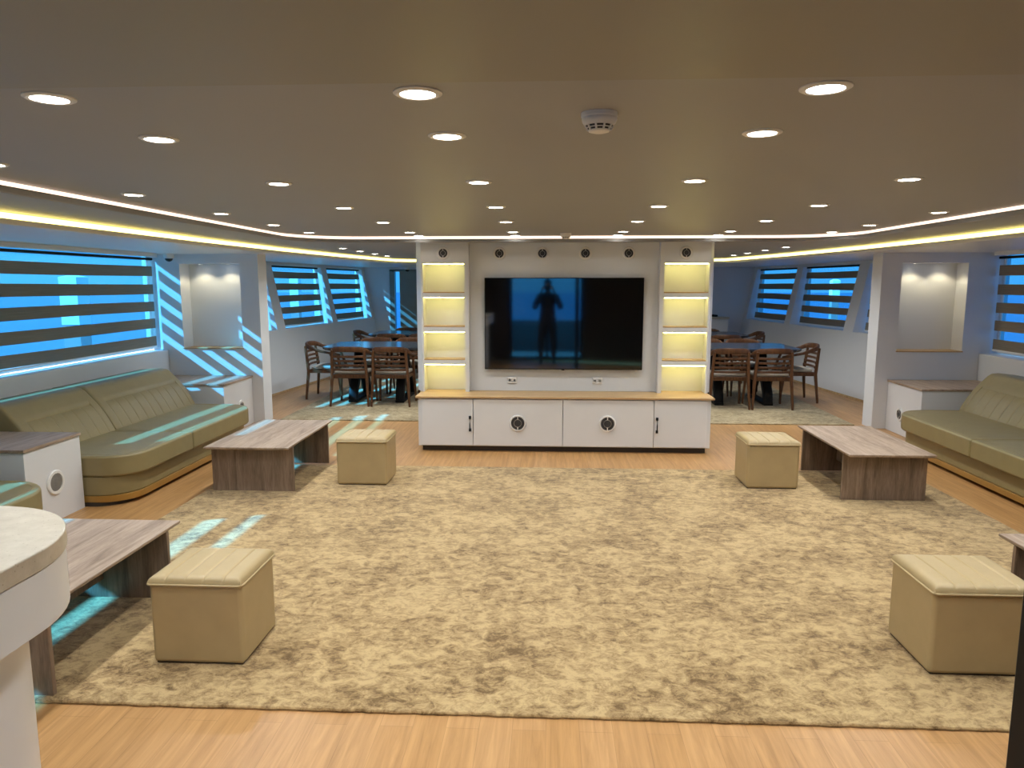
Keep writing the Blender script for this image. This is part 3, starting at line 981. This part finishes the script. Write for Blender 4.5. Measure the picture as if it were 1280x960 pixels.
def dining_table(cx_, cy_, ln, wd, label):
    h = .79
    r = thing('dining_table', label, 'table', (cx_, cy_, ZD), 0, 'dark dining tables')
    a, b = ln / 2, wd / 2
    pl = [(cx_ - a, cy_ - b * .80), (cx_ - a + .10, cy_ - b), (cx_ + a - .10, cy_ - b), (cx_ + a, cy_ - b * .80), (cx_ + a, cy_ + b * .80), (cx_ + a - .10, cy_ + b), (cx_ - a + .10, cy_ + b), (cx_ - a, cy_ + b * .80)]
    m = MB()
    k = lambda f: [(cx_ + (x - cx_) * f, cy_ + (y - cy_) * f) for x, y in pl]
    m.loft([[(x, y, z) for x, y in k(f)] for f, z in ((.955, h - .045), (.99, h - .03), (1, h - .018), (1, h - .004), (.996, h))])
    m.build('table_top', M['navy'], r)
    MB().box(cx_ - .40, cx_ + .40, cy_ - .05, cy_ + .05, h - .09, h - .0455).build('top_beam', M['black'], r, bevel=.004)
    for sx in (-.33, .33):
        for sy in (-1, 1):
            MB().tube([(cx_ + sx, cy_ + sy * .40, ZD + .015), (cx_ + sx, cy_ + sy * .37, .16), (cx_ + sx, cy_ + sy * .22, .36), (cx_ + sx, cy_ + sy * .07, .52), (cx_ + sx, cy_ + sy * .03, h - .09)], 0,
                      flat=[(.12, .05), (.12, .10), (.12, .12), (.11, .10), (.11, .08)], upv=(0, 1, 0)).build('curved_leg', M['black'], r)
        MB().box(cx_ + sx - .06, cx_ + sx + .06, cy_ - .44, cy_ + .44, ZD, ZD + .035).build('foot', M['black'], r, bevel=.006)
    return r

first = None
def chair_at(x, y, rz, label, group):
    global first
    if first is None:
        first = make_chair(label, (x, y, ZD), rz, group)
        return first
    return dup(first, (x, y, ZD), rz, label, group)
for s, cx_, nm in ((-1, -2.39, 'sunlit'), (1, 2.655, 'shaded')):
    for k, (cy_, what) in enumerate(((10.28, 'nearer'), (12.85, 'farther'))):
        dining_table(cx_, cy_, 1.46, 1.10, '%s dark dining table on the %s side of the room' % (what, nm))
        grp = 'walnut chairs round the %s %s table' % (what, nm)
        for dx in (-.278, .278):
            pos = 'media wall half' if (dx > 0) == (s < 0) else 'window half'
            chair_at(cx_ + dx, cy_ - .52, 0, 'walnut chair with its back to the saloon, %s %s table, %s' % (what, nm, pos), grp)
            chair_at(cx_ + dx, cy_ + .62, pi, 'walnut chair facing the saloon across the %s %s table, %s' % (what, nm, pos), grp)
        chair_at(cx_ + s * .80, cy_ + .06, -pi / 2 if s < 0 else pi / 2, 'walnut chair at the window end of the %s %s dining table' % (what, nm), grp)
        chair_at(cx_ - s * .80, cy_ + .06, pi / 2 if s < 0 else -pi / 2, 'walnut chair at the inner end of the %s %s dining table' % (what, nm), grp)

# buffet against the end wall and what stands on it
r = thing('buffet_cabinet', 'low white buffet cabinet against the end wall on the shaded side', 'cabinet', (2.9, 15.1, 0))
MB().box(2.2, 3.62, 14.85, 15.39, .05, .95).build('body', M['cab'], r, bevel=.004)
MB().box(2.24, 3.58, 14.9, 15.35, 0, .05).build('plinth', M['dark_gap'], r)
for k in range(3):
    MB().box(2.22 + k * .465, 2.22 + k * .465 + .45, 14.835, 14.85, .07, .92).build('door', M['cab'], r, bevel=.003)
MB().box(2.18, 3.64, 14.82, 15.395, .951, .99).build('worktop', M['stone'], r, bevel=.004)
tr = MB()
tr.box(3.02, 3.42, 14.9, 15.2, .991, 1.002); tr.box(3.02, 3.03, 14.9, 15.2, 1.0, 1.03); tr.box(3.41, 3.42, 14.9, 15.2, 1.0, 1.03); tr.box(3.03, 3.41, 14.9, 14.91, 1.0, 1.03); tr.box(3.03, 3.41, 15.19, 15.2, 1.0, 1.03)
tag(tr.build('serving_tray', M['black'], bevel=.002), 'black tray on the white buffet cabinet by the end wall', 'tray')

# things seen in the doorway at the far end
pd = MB().box(-3.155, -1.95, YE - .06, YE - .005, 0, 1.93)
tag(pd.build('sliding_door_leaf', M['greydoor'], bevel=.004), 'grey green sliding door leaf beside the lit doorway in the end wall', 'door')

# ------------------------------------------------------------------ ceiling fixtures
proto = [None]
WIDE = bpy.data.lights.new('wide_downlight_lamp', 'SPOT')
WIDE.energy = SPOT_W * 1.85; WIDE.spot_size = R(165); WIDE.spot_blend = 1.0; WIDE.shadow_soft_size = .04; WIDE.color = (.97, 1.0, 1.0)
def downlight(x, y, z, label, group, power=SPOT_W, wide=False):
    if proto[0] is None:
        r = thing('ceiling_downlight', label, 'light', (0, 0, 0), 0, group)
        MB().lathe([(.060, 0), (.060, -.003), (.052, -.007), (.044, -.006), (.042, -.001)], n=32).build('trim_ring', M['white'], r, local=True)
        MB().lathe([(.042, -.0005), (.042, -.0045), (.03, -.006), (.001, -.0065)], n=28).build('lens', M['lens'], r, local=True)
        ld = bpy.data.lights.new('downlight_lamp', 'SPOT'); ld.energy = power; ld.spot_size = R(130); ld.spot_blend = 1.0; ld.shadow_soft_size = .04
        ld.color = (.97, 1.0, 1.0)
        lo = bpy.data.objects.new('lamp', ld); COL.objects.link(lo); lo.parent = r; lo.location = (0, 0, -.012)
        proto[0] = r
        r.location = (x, y, z)
        return r
    r = dup(proto[0], (x, y, z), 0, label, group)
    if wide:
        for ch in r.children:
            if ch.type == 'LIGHT': ch.data = WIDE
    return r
G = 'downlights in the main ceiling'
ORD = ['first', 'second', 'third', 'fourth', 'fifth', 'sixth', 'seventh']
COLS = [(-1.25, 'second line from the sunlit side'), (-.322, 'third line from the sunlit side'), (.652, 'third line from the shaded side'), (1.59, 'second line from the shaded side')]
ROWS = [1.83, 2.345, 3.385, 4.46, 5.51, 6.57, 7.03]
for i, y in enumerate(ROWS):
    for x, cn in COLS:
        r_ = downlight(x, y, ZA, 'round recessed ceiling downlight, %s from the camera in the %s' % (ORD[i], cn), G)
        if i == 6:
            for ch in list(r_.children):
                if ch.type == 'LIGHT': bpy.data.objects.remove(ch)      # these last ones are dimmed
for x, cn in COLS[:3]:  # extra lamps added out of view to brighten the bar counter
    downlight(x, .85, ZA - .008, 'added unseen ceiling downlight behind the seam, in the %s' % cn, G)
for x, cn, ys in ((-2.16, 'line along the sunlit cove', (2.79, 3.76, 4.78, 5.70, 6.55)), (2.52, 'line along the shaded cove', (2.95, 3.92, 4.93, 5.95, 6.72))):
    for i, y in enumerate(ys):
        downlight(x, y, ZA, 'round recessed ceiling downlight, %s from the camera in the %s' % (ORD[i], cn), G, wide=True)
for x, cn in ((-2.39, 'sunlit'), (2.66, 'shaded')):
    for i, y in enumerate((8.42, 9.20, 10.0, 10.75)):
        downlight(x, y, ZB, 'round downlight over the %s dining area, %s beyond the media wall' % (cn, ORD[i]), 'downlights in the dining ceiling', wide=True)

for x, cn in ((-1.15, 'sunlit'), (1.45, 'shaded')):  # fill downlights added out of sight to brighten the dining area
    for i, y in enumerate((9.0, 10.4, 11.8, 13.6)):
        downlight(x, y, ZB if y < 12.6 else ZC, 'added hidden downlight behind the media wall, %s row towards the %s side' % (ORD[i], cn), 'downlights in the dining ceiling', wide=True)

def smoke_detector(x, y, z, label):
    r = thing('smoke_detector', label, 'smoke detector', (x, y, z), 0, 'smoke detectors')
    c = (x, y, z)
    MB().lathe([(.050, 0), (.050, -.010), (.048, -.013)], c, n=36).build('base_ring', M['white'], r)
    MB().lathe([(.048, -.0132), (.0485, -.017), (.046, -.025), (.040, -.033)], c, n=36).build('upper_dome', M['white'], r)
    MB().lathe([(.0385, -.031), (.0285, -.045)], c, n=30).build('sensing_chamber', M['grille'], r)
    rib = MB()
    for k in range(10):
        a_ = 2 * pi * k / 10
        rib.tube([(x + .0395 * cos(a_), y + .0395 * sin(a_), z - .031), (x + .030 * cos(a_), y + .030 * sin(a_), z - .046)], 0, flat=(.005, .005))
    rib.lathe([(.0345, -.0375), (.0357, -.039), (.0345, -.0405), (.031, -.039)], c, n=30)
    rib.build('cage_ribs', M['white'], r)
    MB().lathe([(.030, -.0445), (.027, -.049), (.016, -.052), (.001, -.053)], c, n=30).build('cap', M['white'], r)
smoke_detector(.135, 2.07, ZA, 'white smoke detector on the ceiling nearest the camera')
smoke_detector(.153, 6.80, ZA, 'small white smoke detector on the ceiling just before the media wall')

def cctv(x, y, z, label, s):
    r = thing('dome_camera', label, 'security camera', (x, y, z), 0, 'security cameras')
    MB().lathe([(.056, 0), (.056, -.042), (.050, -.056)], (x, y, z), n=28).build('mount', M['white'], r)
    m = MB()
    rings = []
    for k in range(7):
        a_ = R(90 * k / 6)
        rings.append((max(.001, .044 * cos(a_)), -.053 - .040 * sin(a_)))
    m.lathe(rings, (x, y, z), n=24).build('lens_dome', M['blackgloss'], r)
cctv(-4.40, 8.30, ZC, 'small white security camera with black dome beside the sunlit pelmet', 1)
cctv(-2.92, 15.0, ZC, 'small black domed security camera above the lit doorway', 1)

# ------------------------------------------------------------------ the photographer, mirrored in the television
def skin_body(name, joints, bones, mat, parent, sub=2, root=0):
    me = bpy.data.meshes.new(name)
    me.from_pydata([j[0] for j in joints], bones, [])
    me.materials.append(mat)
    o = bpy.data.objects.new(name, me); COL.objects.link(o); o.parent = parent
    md = o.modifiers.new('skin', 'SKIN')
    md.use_smooth_shade = True
    for i, j in enumerate(joints):
        v = me.skin_vertices[0].data[i]
        v.radius = j[1] if isinstance(j[1], tuple) else (j[1], j[1])
        v.use_root = (i == root)
    sb = o.modifiers.new('sub', 'SUBSURF'); sb.levels = sub; sb.render_levels = sub
    return o
M['cloth_dark'] = plain('dark_clothing', (0.02, 0.022, 0.03), 0.85)
M['skin'] = plain('skin', (0.42, 0.26, 0.18), 0.5)
M['hair'] = plain('dark_hair', (0.012, 0.009, 0.007), 0.6)
PY = -.40
P = thing('person', 'person in dark clothes standing with both arms raised to hold up a phone', 'person', (-.02, PY, 0))
J = [((0, 0, .94), (.15, .11)), ((0, 0, 1.10), (.165, .12)), ((0, 0, 1.28), (.18, .13)), ((0, .0, 1.40), (.13, .095)), ((0, .005, 1.475), .055), ((0, .02, 1.53), .05),
     ((0, .03, 1.585), (.072, .088)), ((0, .03, 1.665), (.076, .092)), ((0, .02, 1.71), (.055, .065))]
B = [(0, 1), (1, 2), (2, 3), (3, 4), (4, 5), (5, 6), (6, 7), (7, 8)]
for sx in (-1, 1):
    k = len(J)
    J += [((sx * .17, 0, 1.39), .078), ((sx * .26, .06, 1.20), .066), ((sx * .265, .12, 1.15), .060), ((sx * .155, .245, 1.42), .031), ((sx * .125, .275, 1.50), (.028, .018)), ((sx * .112, .285, 1.555), (.034, .016))]
    B += [(3, k)] + [(k + i, k + i + 1) for i in range(5)]
    k = len(J)
    J += [((sx * .095, 0, .86), .10), ((sx * .13, .015, .50), .078), ((sx * .135, 0, .30), .07), ((sx * .13, -.02, .085), .04), ((sx * .135, .04, .035), (.042, .03)), ((sx * .145, .15, .026), (.036, .022))]
    B += [(0, k)] + [(k + i, k + i + 1) for i in range(5)]
body = skin_body('body', J, B, M['cloth_dark'], P)
# hands closed on the phone: four bent fingers and a thumb each
for sx in (-1, 1):
    FJ = [((sx * .112, .285, 1.555), .016)]
    FB = []
    for q, (dz, ln) in enumerate(((.018, .92), (.004, 1.0), (-.010, .95), (-.024, .78))):
        k = len(FJ)
        FJ += [((sx * .105, .296, 1.565 + dz), .009), ((sx * .098, .315, 1.568 + dz), .0085), ((sx * (.098 - .018 * ln), .330, 1.570 + dz), .008), ((sx * (.098 - .036 * ln), .331, 1.572 + dz), .007)]
        FB += [(0, k), (k, k + 1), (k + 1, k + 2), (k + 2, k + 3)]
    k = len(FJ)
    FJ += [((sx * .100, .280, 1.585), .011), ((sx * .085, .285, 1.605), .010), ((sx * .070, .297, 1.615), .008)]
    FB += [(0, k), (k, k + 1), (k + 1, k + 2)]
    skin_body('hand', FJ, FB, M['skin'], P)
fc = MB()
rings = []
for i in range(9):      # face mask shape with nose, sitting on the front of the head
    t_ = i / 8
    z = 1.545 + .15 * t_
    wd = .058 * math.sqrt(max(.05, 1 - ((t_ - .5) / .62) ** 2))
    row = []
    for j in range(9):
        a_ = -1 + 2 * j / 8
        y = .122 - .045 * a_ * a_ - .02 * abs(t_ - .5)
        if j == 4 and 2 <= i <= 4: y += (.014, .018, .010)[i - 2]
        if abs(j - 4) == 2 and i == 4: y -= .006
        if i == 1 and abs(j - 4) <= 1: y += .004
        row.append((a_ * wd, y, z))
    rings.append(row)
vs = [p for r_ in rings for p in r_]
fs = [(i * 9 + j, i * 9 + j + 1, (i + 1) * 9 + j + 1, (i + 1) * 9 + j) for i in range(8) for j in range(8)]
back = [(x * .9, y - .05, z) for x, y, z in vs]
n_ = len(vs)
fc.add(vs + back, fs + [tuple(n_ + q for q in reversed(f)) for f in fs] +
       [(i * 9, (i + 1) * 9, n_ + (i + 1) * 9, n_ + i * 9) for i in range(8)] + [(i * 9 + 8, n_ + i * 9 + 8, n_ + (i + 1) * 9 + 8, (i + 1) * 9 + 8) for i in range(8)] +
       [(j, n_ + j, n_ + j + 1, j + 1) for j in range(8)] + [(72 + j, 72 + j + 1, n_ + 72 + j + 1, n_ + 72 + j) for j in range(8)])
fc.build('face', M['skin'], P, local=True, sub=1)
hr = MB()
rg = []
for k in range(8):
    a_ = R(90 * k / 7)
    rg.append([(.088 * cos(a_) * cos(2 * pi * q / 20), .005 + .105 * cos(a_) * sin(2 * pi * q / 20), 1.665 + .085 * sin(a_)) for q in range(20)])
hr.loft(rg).build('hair', M['hair'], P, local=True)
ph = thing('phone', 'black phone held up in both hands of the person', 'phone', (-.02, PY + .318, 1.58))
MB().box(-.02 - .078, -.02 + .078, PY + .312, PY + .321, 1.545, 1.620).build('phone_body', M['blackgloss'], ph, bevel=.004)
